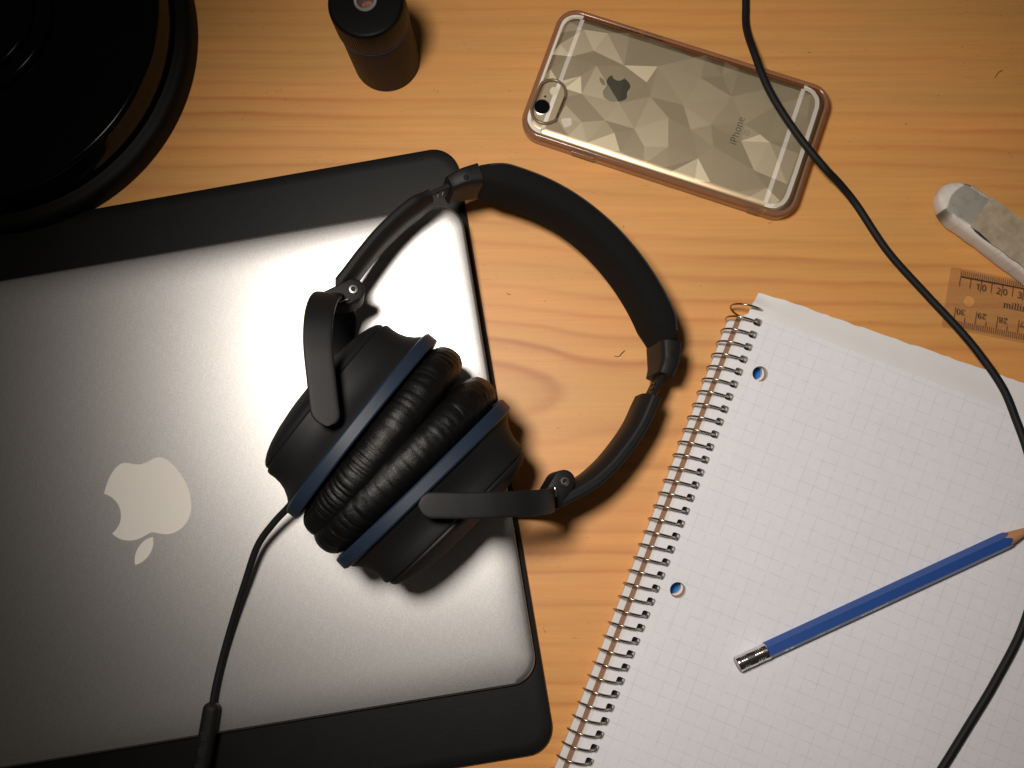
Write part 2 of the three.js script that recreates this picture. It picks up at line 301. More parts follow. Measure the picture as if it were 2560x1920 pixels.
  // hinges
  const hinge = (sx, sz, pts, pin) => {
    const hullPts = [...circle(5, 18).map(([a, b]) => [sx + a, sz + b]), ...pts];
    hullPts.sort((a, b) => a[0] - b[0] || a[1] - b[1]);
    const cr = (o, a, b) => (a[0] - o[0]) * (b[1] - o[1]) - (a[1] - o[1]) * (b[0] - o[0]), H = [];
    for (const pass of [hullPts, [...hullPts].reverse()]) { const st = []; for (const q of pass) { while (st.length > 1 && cr(st[st.length - 2], st[st.length - 1], q) <= 0) st.pop(); st.push(q); } st.pop(); H.push(...st); }
    const h = part('hinge', toCreasedNormals(flat(new THREE.Shape(H.map((q) => new THREE.Vector2(...q))), 17, 8.5, { bevel: 0.7 }), 0.5), M.plasticDark, t);
    const scr = lathe([[2.1, 8.0], [2.1, 9.0], [1.8, 9.3], [1.1, 9.35], [0.95, 9.2], [0.9, 8.5], [0.05, 8.4]], 24, 0.5); scr.translate(sx, 0, sz);
    part('screw', scr, M.steel, h);
    const g = new THREE.CapsuleGeometry(0.7, 3.2, 4, 10); g.rotateZ(PI / 2); g.rotateY(pin[3]); g.translate(pin[0], pin[1], pin[2]); part('hinge_pin', g, M.steel, h);
  };
  hinge(-6.5, -72.5, [[-20.6, -72.6], [-18.6, -67.4], [-9, -66.4]], [-11, 9.0, -68.2, 0.1]);
  hinge(70.5, 22.8, [[66, 34], [61.5, 33.2], [62, 25]], [65.4, 9.0, 26.5, 1.4]);

  // headband: arm, slider, end cap, padded band, end cap, slider, arm
  const armSec = [[-3.3, -12.4], [-3.3, 7.0], [-2.7, 7.8], [-2, 8.1], [-0.2, 8.1], [0.7, 7.7], [2.3, 5.4], [3.3, 2.6], [3.6, -1], [3.6, -9.5], [3.1, -11.6], [1.6, -12.9], [-2.4, -13]];
  const arm = (pts, k) => sweep(spline(pts, 40), (u) => { const e = 1 - 0.22 * smooth(0.85, 1, u); return armSec.map(([a, b]) => [a * k * e, b > 0 ? b * e : lerp(b, Math.max(b, -8.3), smooth(0.8, 1, u) + smooth(0.12, 0, u))]); }, { crease: 0.35 });
  part('band_arm', arm([[-11, 0, -76.5], [-6.5, 0, -81], [0.5, 0, -88.3], [10.5, 0, -97.6], [23, 0, -106.8], [34, 0, -112.6]], 0.98), M.plastic, t);
  part('band_arm', sweep(spline([[118.5, 0, -8.2], [109.5, 0, 4.3], [97, 0, 16], [87, 0, 22.8], [79, 0, 26.4], [67, 0, 30]], 40), (u) => armSec.map(([a, b]) => [a * 1.12, lerp(b, Math.max(b, -8.3), smooth(0.8, 1, u) + smooth(0.12, 0, u))]), { crease: 0.35 }), M.plastic, t);
  const strip = superell(1.2, 6.2, 7, 20);
  const sl1 = part('slider', sweep(spline([[32, 0, -112], [38, 0, -114.2], [46, 0, -116.4]], 8), strip), M.plasticDark, t);
  const sl2 = part('slider', sweep(spline([[127, 0, -19.5], [122.6, 0, -13], [118, 0, -7.4]], 8), strip), M.plasticDark, t);
  for (const [s, x, z, a] of [[sl1, 37.2, -112.5, 0.32], [sl1, 39.6, -113.3, 0.32], [sl2, 121.0, -14.0, 2.2], [sl2, 119.6, -11.8, 2.2]]) { const g = new THREE.BoxGeometry(0.5, 4.5, 0.5); g.rotateY(-a); g.translate(x, 3, z); part('notch', g, M.gloss, s); }
  const capSec = (u) => superell(lerp(3.9, 5.2, u), lerp(10.5, 12.6, smooth(0, 0.6, u)), 5, 28);
  const c1 = part('end_cap', sweep(spline([[42.5, 0, -115.3], [48, 0, -117], [56.4, 0, -118.2]], 14), capSec), M.plastic, t);
  const c2 = part('end_cap', sweep(spline([[125.4, 0, -16.6], [128.4, 0, -22.5], [130.4, 0, -31]], 14), capSec), M.plastic, t);
  for (const [c, x, z] of [[c1, 49.5, -116], [c2, 128.8, -25]]) { const g = lathe([[1.2, 11.4], [1.2, 12.6], [0.9, 12.85], [0.05, 12.9]], 16); g.translate(x, 0, z); part('screw', g, M.plasticDark, c); }
  const bandPath = spline([[55.6, 0, -118], [62, 0, -117.4], [70, 0, -115], [84, 0, -107.8], [97, 0, -98], [109, 0, -85], [118.5, 0, -70.3], [125, 0, -56], [129, 0, -42.5], [130.3, 0, -30.6]], 90);
  const bandSec = (u) => { const e = smooth(0, 0.10, u) * smooth(0, 0.10, 1 - u), k = Math.min(1, Math.sqrt(Math.min(u, 1 - u) / 0.012) * 0.5 + 0.75); return superell(lerp(4.8, 6.7, e) * k, lerp(12.2, 14.6, e) * k, 3.6, 40).map(([a, b]) => [a + lerp(0, 0.5, e), b]); };
  const hb = part('headband', sweep(bandPath, bandSec, { crease: 1.0, uvw: (r, c) => [r / 90 * 3.2, c / 40 * 1.4] }), M.fabric, t);
  const stitches = [];
  for (let i = 4; i < 87; i++) for (const q of [0.12, 0.62]) {
    const a = bandPath[i].clone().lerp(bandPath[i + 1], q), T = bandPath[i + 1].clone().sub(bandPath[i]).normalize(), S = T.clone().cross(new THREE.Vector3(0, 1, 0));
    const e = smooth(0, 0.1, i / 90) * smooth(0, 0.1, 1 - i / 90), g = new THREE.CapsuleGeometry(0.22, 0.9, 2, 6); g.rotateZ(PI / 2); g.rotateY(Math.atan2(-T.z, T.x) + 0.5); const off = -lerp(2.6, 3.9, e);
    g.translate(a.x + S.x * off, lerp(11.9, 14.15, e), a.z + S.z * off); stitches.push(g);
  }
  part('seam', stitches, M.thread, hb).userData.kind = 'stuff';

  // cable and its in-line remote, lying down on the laptop
  const cab = [[-110, 33, 1.5], [-114.6, 30.2, 6.4], [-121.8, 27, 13.4], [-129.8, 23.2, 23.7], [-136.4, 18.6, 40.5], [-142.4, 14.8, 57.6], [-147.2, 12.6, 74.0], [-150.4, 12.0, 88.8], [-151.4, 11.8, 97]];
  part('cable', tube(cab.map(local), 1.6, 60, 14), M.rubber, t);
  const bd = new RoundedBoxGeometry(7.6, 7.2, 46, 6, 3.2); bd.rotateY(Math.atan2(-0.137, 0.99)); bd.translate(-154.4, 11.9, 117.5);
  { const p = bd.attributes.position; for (let i = 0; i < p.count; i++) { const q = local([p.getX(i), p.getY(i), p.getZ(i)]); p.setXYZ(i, ...q); } bd.computeVertexNormals(); }
  const rem = part('inline_remote', toCreasedNormals(bd, 0.9), M.rubber, t);
  for (const s of [-7, 0, 7]) { const q = local([-154.2 - 0.137 * s, 15.45, 116 + s]); part('button', new RoundedBoxGeometry(3.2, 0.7, 4.6, 2, 0.3).translate(...q), M.plasticDark, rem); }
}

// ---------------------------------------------------------------- canister
{
  const t = thing('canister', 'small black cylindrical canister with a metal-ringed hole in its ribbed lid', 'canister', [-79.9, 0, -218.1]);
  part('body', lathe([[15.6, 0.1], [16.4, 0.5], [16.7, 1.4], [16.7, 38.6], [16.3, 39.2], [14, 39.3]], 96), phys(lin(0.013, 0.0095, 0.0115), 0.55, { specularIntensity: 0.35, bumpMap: grain, bumpScale: 0.00001 }), t);
  part('blue_band', lathe([[15, 39.1], [17.1, 39.15], [17.3, 39.5], [17.1, 40.1], [15, 40.2]], 96), std(lin(0.016, 0.06, 0.17), 0.4), t);
  const lid = part('lid', lathe([[15, 40.1], [17.0, 40.2], [17.3, 40.8], [17.3, 54.6], [17.1, 55.6], [16.6, 56.4], [15.9, 56.8], [15, 56.9], [5.2, 56.9], [4.9, 56.6], [4.6, 44], [15, 43]], 360, 0.4, (r, y, a) => y > 40.7 && y < 54.7 && r > 17 ? r + 0.09 * Math.sin(a * 90) : r), phys(lin(0.0035, 0.0034, 0.003), 0.4, { specularIntensity: 0.3 }), t);
  const scuff = tex(128, 128, (u, v) => 0.7 + 0.3 * fbm(u * 20, v * 20, 3));
  part('metal_ring', lathe([[5.15, 55.5], [5.25, 57.0], [5.0, 57.25], [4.0, 57.2], [3.8, 57.0], [3.75, 48]], 48), std(lin(0.55, 0.55, 0.53), 0.42, { metalness: 0.85, map: scuff }), lid);
  const core = tex(128, 128, (u, v) => { const n = 0.75 + 0.5 * fbm(u * 9, v * 9, 3); return [n, n * 0.95, n * 0.9]; });
  const g = new THREE.CylinderGeometry(4.4, 4.4, 1, 24); g.translate(0, 49, 0); const cp = g.attributes.position; for (let i = 0; i < cp.count; i++) g.attributes.uv.setXY(i, cp.getX(i) / 10, cp.getZ(i) / 10);
  part('core', g, std(lin(0.22, 0.085, 0.055), 0.6, { map: core }), lid, 'reddish brown plug inside the metal-ringed hole');
}

// ---------------------------------------------------------------- fonts and writing
const loader = new FontLoader();
const sans = await loader.loadAsync('fonts/droid/droid_sans_regular.typeface.json');
const serif = await loader.loadAsync('fonts/droid/droid_serif_regular.typeface.json');
const sansB = await loader.loadAsync('fonts/droid/droid_sans_bold.typeface.json');
function words(text, font, size, { depth = 0.06, center = true, length } = {}) {      // lies flat, reads along +x, letters' tops towards -z, upper face at y = depth
  const g = new TextGeometry(text, { font, size, depth, curveSegments: 4, bevelEnabled: false });
  g.computeBoundingBox(); const b = g.boundingBox;
  if (length) { const k = length / (b.max.x - b.min.x); g.translate(-b.min.x, 0, 0); g.scale(k, k, 1); g.translate(b.min.x * k, 0, 0); g.computeBoundingBox(); }
  const c = g.boundingBox; if (center) g.translate(-(c.max.x + c.min.x) / 2, -(c.max.y + c.min.y) / 2, 0);
  g.rotateX(-PI / 2); return g;
}

// ---------------------------------------------------------------- phone in a clear faceted case
{
  const t = thing('phone', 'gold phone lying face down in a clear case with a faceted back', 'phone', [63.7, 0, -186.4], -19.3 * PI / 180);
  const gold = std(lin(0.43, 0.355, 0.235), 0.45, { metalness: 0.35 });
  const side = std(lin(0.80, 0.60, 0.38), 0.36, { metalness: 1 });
  const bl = part('body', slab(138.3, 67.1, 9.5, [[4.4, 0.9], [2.2, 1.2], [0.8, 2.0], [0.1, 3.4], [0, 4.5], [0.3, 5.6], [0.9, 6.6], [1.8, 7.35], [2.9, 7.8], [4.2, 8.03], [5.6, 8.08]], { n: 12, crease: 0.8 }), side, t, 'rose gold rounded edge of the phone');
  part('back', slab(129, 57.8, 5.4, [[0, 8.0], [0, 8.11], [0.4, 8.12]], { n: 10 }), gold, bl);
  const bandM = std(lin(0.80, 0.74, 0.66), 0.45);
  // antenna lines: one across, one round each end
  const line = (pts, w) => sweep(spline(pts, 60, 0.3), [[-w / 2, -0.05], [w / 2, -0.05], [w / 2, 0.05], [-w / 2, 0.05]], { crease: 0.3 });
  for (const s of [-1, 1]) {
    const x = s < 0 ? -58.2 : 55.4;
    part('antenna_line', box(2.0, 0.1, 60.5, x, 8.17, 0), bandM, t);
    const o = []; for (let i = 0; i <= 8; i++) { const a = i / 8 * PI / 2; o.push([x + s * (0.6 + 4.6 + 2.5 * Math.sin(a)), 8.22, -30.2 + 5.6 * (1 - Math.cos(a))]); }
    const pts = [[x, 8.17, -31], [x + s * 2, 8.17, -31], [x + s * 4.8, 8.17, -30.2], [x + s * 7.6, 8.17, -27.6], [x + s * 8.8, 8.17, -23.5], [x + s * 9, 8.17, -12], [x + s * 9, 8.17, 0], [x + s * 9, 8.17, 12], [x + s * 8.8, 8.17, 23.5], [x + s * 7.6, 8.17, 27.6], [x + s * 4.8, 8.17, 30.2], [x + s * 2, 8.17, 31], [x, 8.17, 31]];
    part('antenna_line', line(pts, 2.0), bandM, t);
    for (const z of [-1, 1]) part('antenna_line', box(1.8, 5.2, 0.5, x + s * 1.0, 4.4, z * 33.42), bandM, t);
  }
  const dark = std(lin(0.006, 0.006, 0.006), 0.3);
  for (const [i, s] of fruit().entries()) part(i ? 'emblem_leaf' : 'emblem', flat(remap(s, (x, y) => [-30.6 + (y - 310) * 0.0355, -1 - (x - 187) * 0.0355], 10), 0.06, 8.2), dark, t);
  { const g = words('iPhone', sans, 3.8, { length: 14.2 }); g.rotateY(PI / 2); g.translate(31.4, 8.13, 0); part('lettering', g, std(lin(0.05, 0.042, 0.03), 0.4), t); }
  { const fr = new THREE.Shape([[-1.3, -1.3], [1.3, -1.3], [1.3, 1.3], [-1.3, 1.3]].map((q) => new THREE.Vector2(...q))); fr.holes.push(new THREE.Path([[-1.1, -1.1], [1.1, -1.1], [1.1, 1.1], [-1.1, 1.1]].map((q) => new THREE.Vector2(...q))));
    const a = flat(fr, 0.05, 8.17); a.translate(36.2, 0, -0.4); const b = words('S', sans, 1.7); b.rotateY(PI / 2); b.translate(36.2, 8.12, -0.4); part('lettering', [a, b], std(lin(0.06, 0.05, 0.036), 0.4), t); }
  // camera, flash, microphone
  const lens = lathe([[3.6, 8.0], [3.6, 8.75], [3.3, 9.0], [2.9, 8.95], [2.8, 8.7], [0.05, 8.6]], 40); lens.translate(-62.3, 0, 19.2);
  part('camera_lens', lens, std(lin(0.004, 0.004, 0.006), 0.08), t);
  const lr = lathe([[3.55, 8.1], [4.0, 8.12], [3.95, 8.6], [3.6, 8.7]], 40); lr.translate(-62.3, 0, 19.2); part('lens_rim', lr, M.steel, t);
  { const g = cyl(2.2, 2.2, 0.15, 8.1, -59.3, 9.4); part('flash', g, std(lin(0.72, 0.66, 0.5), 0.3), t); const h = cyl(0.55, 0.55, 0.12, 8.1, -62.6, 13.4); part('microphone', h, dark, t); }
  part('paper_scrap', flat(new THREE.Shape([[-51.4, 22.3], [-50.6, 21.3], [-47.6, 20], [-46.6, 20.4], [-45.5, 22.6], [-46, 23.6], [-47.9, 25.3], [-49, 25.2]].map((q) => new THREE.Vector2(...q))), 0.06, 8.2), std(lin(0.72, 0.66, 0.58), 0.5), t, 'small white scrap under the clear case');

  // case: wall, back sheet of facets, camera opening
  const tint = phys(lin(0.66, 0.45, 0.29), 0.14, { transmission: 0.78, thickness: 0, ior: 1.45, side: THREE.DoubleSide });
  const clear = std(lin(0.74, 0.66, 0.48), 0.52, { metalness: 1, transparent: true, opacity: 0.20, side: THREE.DoubleSide });
  const ring = rowsGeo([[1.6, 0.1], [0.5, 0.4], [0, 1.4], [0, 6.9], [0.35, 8.2], [0.9, 8.8], [1.6, 9.0], [2.2, 8.85], [2.6, 8.5]].map(([ins, y]) => rrect(140.4 - 2 * ins, 69.8 - 2 * ins, 10.5 - ins, 12).map(([x, z]) => [x, y, z])), { crease: 0.8 });
  part('case_wall', ring, tint, t, 'tinted clear rim of the case');
  // facets
  const inPill = (x, z) => { const zc = clamp(z, 10.4, 21); return Math.hypot(x + 60, z - zc); };
  const P = [[-55.5, -24.1], [-50.1, -29.6], [-47.6, -16.2], [-43.7, -8.4, 1], [-31, -13.3, 1], [-44, -26], [-33.5, -29.6], [-24.4, -27.4], [-15.2, -17.5, 1], [-17.8, -9.1], [-13.8, -2.1, 1], [2.8, -3.7, 1], [-2, 5.8], [2.5, 19.2, 1], [6.5, -19, 1], [-0.7, -26.8], [5.1, -30.2], [-12.3, -30], [23.5, -14.2, 1], [16.1, -24], [22.6, -29.7], [34, -29.4], [18.4, 2, 1], [10.1, 7], [23, 12.6, 1], [17.8, 20.5], [27.1, 29.4], [45.3, 16.7, 1], [34.9, 4.7], [42.3, -0.4, 1], [33.9, -3.7], [45.7, -18.2, 1], [41.2, -25], [5.1, 29.5], [-8.5, 22.4], [-15.9, 15.3, 1], [-24.3, 21.3], [-30.6, 16.4, 1], [-41.1, 21.2], [-51.2, 15.1, 1], [-46.1, 6.6], [-49.1, -0.8], [-64.5, -13.6], [-64.5, 0.5], [-35.4, 29.4], [-18.8, 29], [-26.9, 6.3, 1], [48, 2], [61, -15.8, 1], [59.3, -27.1], [53.4, 24], [42, 29.4], [62.2, 18.7], [-57, -10], [62.5, 3], [-64.2, -26.5], [-52, 29.5], [61, 28], [-45, 29.6], [-64.8, 29]];
  const bd = []; for (const [x, z] of rrect(133, 62.4, 7, 2)) bd.push([x, z]);
  for (let x = -50; x < 56; x += 13) bd.push([x, -31.2], [x + 5, 31.2]);
  for (let z = -18; z < 22; z += 12) bd.push([66.5, z], [-66.5, z - 2]);
  const pill = []; for (let i = 0; i < 18; i++) { const a = i / 18 * 2 * PI; pill.push([-60 + 6.9 * Math.cos(a), (Math.sin(a) > 0 ? 20.2 : 11.2) + 6.9 * Math.sin(a)]); }
  const pts = [...P.filter(([x, z]) => inPill(x, z) > 8).map(([x, z, k]) => [x, z, k ? 0.85 + 0.4 * rnd() : 0.05 + 0.3 * rnd()]), ...bd.filter(([x, z]) => inPill(x, z) > 8).map(([x, z]) => [x, z, 0.1]), ...pill.map(([x, z]) => [x, z, 0.2])];
  const tri = delaunay(pts), pos = [], uvs = [], near = pts.map(() => new Set()), inner = P.filter(([x, z]) => inPill(x, z) > 8).length;
  for (const q of tri) for (const a of q) for (const b of q) if (a !== b) near[a].add(b);
  const set = pts.map((p, i) => i >= inner);                          // ridge heights: each corner differs from those around it
  for (let i = 0; i < inner; i++) { let best = 0, score = -1; for (const h of [0.08, 0.62, 1.12]) { let s = 0, n = 0, least = 9; for (const j of near[i]) if (set[j]) { const d = Math.abs(pts[j][2] - h); s += d; n++; least = Math.min(least, d); } const v = n ? s / n + 0.7 * least : rnd(); if (v > score) { score = v; best = h; } } pts[i][2] = best + 0.08 * rnd(); set[i] = true; }
  for (const [a, b, c] of tri) {
    const A = pts[a], B = pts[b], C = pts[c], mx = (A[0] + B[0] + C[0]) / 3, mz = (A[1] + B[1] + C[1]) / 3;
    if (inPill(mx, mz) < 6.4) continue;
    const cr = (B[0] - A[0]) * (C[1] - A[1]) - (B[1] - A[1]) * (C[0] - A[0]);
    for (const q of cr < 0 ? [A, B, C] : [A, C, B]) { pos.push(q[0], 8.5 + q[2] * 2.1, q[1]); uvs.push(q[0] / 20, q[1] / 20); }
  }
  const fg = new THREE.BufferGeometry(); fg.setAttribute('position', new THREE.Float32BufferAttribute(pos, 3)); fg.setAttribute('uv', new THREE.Float32BufferAttribute(uvs, 2)); fg.computeVertexNormals();
  part('case_back', fg, clear, t, 'clear back of the case moulded in triangular facets');
  const pr = spline([...pill, pill[0], pill[1]].map(([x, z]) => [x, 9.0, z]), 80); 
  part('camera_opening_rim', sweep(pr, circle(0.75, 10), { crease: 1.2, caps: false }), phys(lin(0.30, 0.20, 0.12), 0.2, { transmission: 0.4, thickness: 0 }), t);
  const cutR = (x, z, w) => { const g = new RoundedBoxGeometry(w, 3.4, 1.6, 3, 0.7); g.translate(x, 4.6, z); return g; };
  for (const [x, z, w] of [[-35.8, 34.75, 12.5], [-35.2, -34.75, 9], [-22.4, -34.75, 9.2], [51, 34.75, 6.6]]) part('side_button', cutR(x, z, w), tint, t);
}
function delaunay(P) {
  const n = P.length, pts = P.map((p) => [p[0] + 1e-4 * Math.sin(p[1] * 91.7 + p[0] * 13.1), p[1] + 1e-4 * Math.cos(p[0] * 57.3)]); pts.push([-4000, -3000], [4000, -3000], [0, 5000]);
  let T = [[n, n + 1, n + 2]];
  for (let i = 0; i < n; i++) {
    const [x, y] = pts[i], edge = new Map(), keep = [];
    for (const t of T) {
      const [[ax, ay], [bx, by], [cx, cy]] = t.map((k) => pts[k]), d = 2 * (ax * (by - cy) + bx * (cy - ay) + cx * (ay - by));
      const ux = ((ax * ax + ay * ay) * (by - cy) + (bx * bx + by * by) * (cy - ay) + (cx * cx + cy * cy) * (ay - by)) / d, uy = ((ax * ax + ay * ay) * (cx - bx) + (bx * bx + by * by) * (ax - cx) + (cx * cx + cy * cy) * (bx - ax)) / d;
      if ((x - ux) ** 2 + (y - uy) ** 2 < (ax - ux) ** 2 + (ay - uy) ** 2) for (let k = 0; k < 3; k++) { const e = [t[k], t[(k + 1) % 3]], key = Math.min(...e) + '_' + Math.max(...e); edge.has(key) ? edge.set(key, null) : edge.set(key, e); }
      else keep.push(t);
    }
    T = keep; for (const e of edge.values()) if (e) T.push([e[0], e[1], i]);
  }
  return T.filter((t) => t.every((k) => k < n));
}

// ---------------------------------------------------------------- loose cable
{
  const pts = [[100.5, 2.2, -262], [100.6, 2.2, -245.6], [100.2, 3.4, -232], [101.6, 10.6, -216], [108.3, 13.4, -193.5], [120.5, 13.5, -172], [133.4, 12.2, -155.4], [141, 7.5, -150], [151, 2.6, -140.2], [165, 2.2, -117.2], [181.5, 2.4, -96.7], [195, 5.0, -79], [203, 8, -66], [212, 9.4, -50], [217, 9.8, -35], [220.6, 11.2, -19.8], [224, 11.2, 0], [224, 11.2, 25], [214.3, 11.2, 56], [200.2, 11.2, 81.3], [186.9, 11.2, 101.3], [174.9, 11.2, 118.9], [160, 11.2, 140]];
  const m = part('loose_cable', tube(pts, 1.8, 220, 14), M.rubber);
  m.userData = { label: 'long thin black cable running over the phone, ruler and notebook', category: 'cable' };
}

// ---------------------------------------------------------------- eraser
{
  const t = thing('eraser', 'worn white eraser with a dirty grey paper sleeve beside the ruler', 'eraser', [188.5, 0, -145.5], -39.5 * PI / 180);
  const dirt = tex(512, 256, (u, v) => {
    const x = u * 100, z = (v - 0.5) * 30, n = fbm(x / 7, z / 7, 4), s = fbm(x / 2.2 + 9, z / 2.2, 3);
    const worn = smooth(5.2, 6.2, x - 0.09 * z * z * 0.4 + 0.5 * n) * (1 - smooth(7.2, 8.4, Math.abs(z) + 0.8 * n)) * (1 - smooth(22, 24, x));
    const smut = smooth(0.02, 0.22, fbm(x / 4 + 20, z / 3.2 + 3, 5)) * (1 - smooth(8, 14, x)) * smooth(3.0, 7, Math.abs(z + 1));
    const a = [0.85, 0.82, 0.785], b = [0.60, 0.585, 0.54], c = [0.30, 0.28, 0.26];
    const spot = 1 - 0.06 * smooth(0.1, 0.5, s);
    return a.map((q, i) => lerp(lerp(q, b[i], worn), c[i], smut * 0.8 * (1 - worn)) * (1 + 0.06 * n) * spot);
  }, true);
  const rows = [];
  for (let i = 0; i <= 46; i++) {
    const x = i < 26 ? 15 * (1 - Math.cos(i / 26 * PI / 2)) : 15 + (i - 26) * 3.2, f = i < 26 ? Math.sin(Math.acos(1 - x / 15)) : 1;
    rows.push(superell(10.4 * Math.max(0.03, f), 6.9 * Math.max(0.03, f ** 0.8), 4.2, 40).map(([a, b]) => [x, 6.9 + b + 0.25 * vnoise(x / 4, a / 4 + b), a + 0.3 * vnoise(x / 5 + 7, b / 3)]));
  }
  const bm = std(lin(1, 1, 1), 0.75, { map: dirt });
  part('rubber', rowsGeo(rows, { capA: true, capB: true, crease: 0.9, uv: (r, c, q) => [q[0] / 100, 0.5 + q[2] / 30] }), bm, t);
  const slv = tex(256, 256, (u, v) => { const n = 0.5 + 0.5 * fbm(u * 22, v * 22, 4), m = fbm(u * 9 + 4, v * 9, 3); return [0.60 + 0.14 * n - 0.05 * m, 0.545 + 0.13 * n - 0.06 * m, 0.46 + 0.12 * n - 0.08 * m]; }, true);
  const edge = []; for (let i = 0; i <= 16; i++) edge.push(new THREE.Vector2(20.6 + 0.7 * vnoise(i * 0.9, 4) + 0.12 * (i - 8), -9.2 + i * 17.6 / 16));
  for (let i = 0; i <= 20; i++) edge.push(new THREE.Vector2(24 + i * 2.6, 9.0 + 0.3 * vnoise(i * 1.3, 8)));
  edge.push(new THREE.Vector2(76, -9.4));
  const sg = flat(new THREE.Shape(edge), 0.9, 14.5, { bevel: 0.15 }); { const p = sg.attributes.position; for (let i = 0; i < p.count; i++) { sg.attributes.uv.setXY(i, p.getX(i) / 50, p.getZ(i) / 50); p.setY(i, p.getY(i) + 0.25 * vnoise(p.getX(i) / 6, p.getZ(i) / 6)); } }
  part('sleeve', sg, std(lin(1, 1, 1), 0.85, { map: slv, bumpMap: slv, bumpScale: 0.0002 }), t, 'brownish grey worn paper sleeve');
  const ink = flat(new THREE.Shape([[22.4, 8.7], [24, 9.2], [29, 9.5], [33, 9.4], [30, 8.9], [26, 8.4]].map((q) => new THREE.Vector2(...q))), 0.5, 14.7); part('print_scrap', ink, std(lin(0.02, 0.03, 0.06), 0.6), t, 'dark blue scrap of print at the sleeve edge');
}

// ---------------------------------------------------------------- ruler
{
  const t = thing('ruler', 'clear plastic ruler marked in millimetres, with a round hanging hole', 'ruler', [195.4, 0, -109.5], -11.8 * PI / 180);
  const s = new THREE.Shape(); s.moveTo(1.2, 0); s.lineTo(309, 0); s.lineTo(310, 1); s.lineTo(310, 28.7); s.lineTo(309, 29.7); s.lineTo(1.2, 29.7); s.quadraticCurveTo(0, 29.7, 0, 28.5); s.lineTo(0, 1.2); s.quadraticCurveTo(0, 0, 1.2, 0);
  s.holes.push(new THREE.Path().absarc(10.4, 15.0, 2.85, 0, 2 * PI));
  part('blade', toCreasedNormals(flat(s, 1.8, 2.0, { bevel: 0.25, curveSegments: 24 }), 0.4), phys(lin(0.955, 0.925, 0.85), 0.05, { transmission: 0.97, thickness: 0, ior: 1.49, side: THREE.DoubleSide }), t);
  const k = [], y = 2.03, tick = (x, z0, z1, w = 0.16) => k.push(box(w, 0.03, z1 - z0, x, y, (z0 + z1) / 2));
  for (let i = 0; i <= 300; i++) {                                        // upper scale in mm from the left, lower scale in cm from the right
    const x = 4.6 + i, X = 304.6 - i;
    tick(x, 1.0, 3.9, 0.2); if (i % 5 === 0) tick(x, 4.2, i % 10 ? 9.0 : 9.8 + (i === 0 ? -1 : 0), 0.24);
    tick(X, 25.6, 28.7, 0.2); if (i % 5 === 0) tick(X, i % 10 ? 23.4 : 19.4, 25.8, 0.22);
  }
  k.push(box(300, 0.03, 0.45, 154.6, y, 4.05));
  part('scale', k, std(lin(0.02, 0.016, 0.012), 0.5), t).userData.kind = 'stuff';
  const mk = std(lin(0.025, 0.02, 0.015), 0.5);
  for (let i = 10; i <= 290; i += 10) { const str = String(i), h = str.length >> 1; for (const [c, off] of [[str.slice(0, h), -1.5], [str.slice(h), str.length > 2 ? 2.2 : 1.6]]) { const g = words(c, sans, 3.0, { depth: 0.03 }); g.translate(4.6 + i + off, y - 0.015, 7.4); part('numeral', g, mk, t); } }
  for (let i = 30; i >= 1; i--) { const g = words(String(i), serif, 2.7, { depth: 0.03 }); g.rotateY(PI); g.translate(304.6 - i * 10 + 2.6, y - 0.015, 21.2); part('numeral', g, mk, t); }
  { const g = words('millimetres', serif, 2.9, { depth: 0.03 }); g.computeBoundingBox(); g.translate(26.2 - g.boundingBox.min.x, y - 0.015, 13.4); part('lettering', g, mk, t); }
}

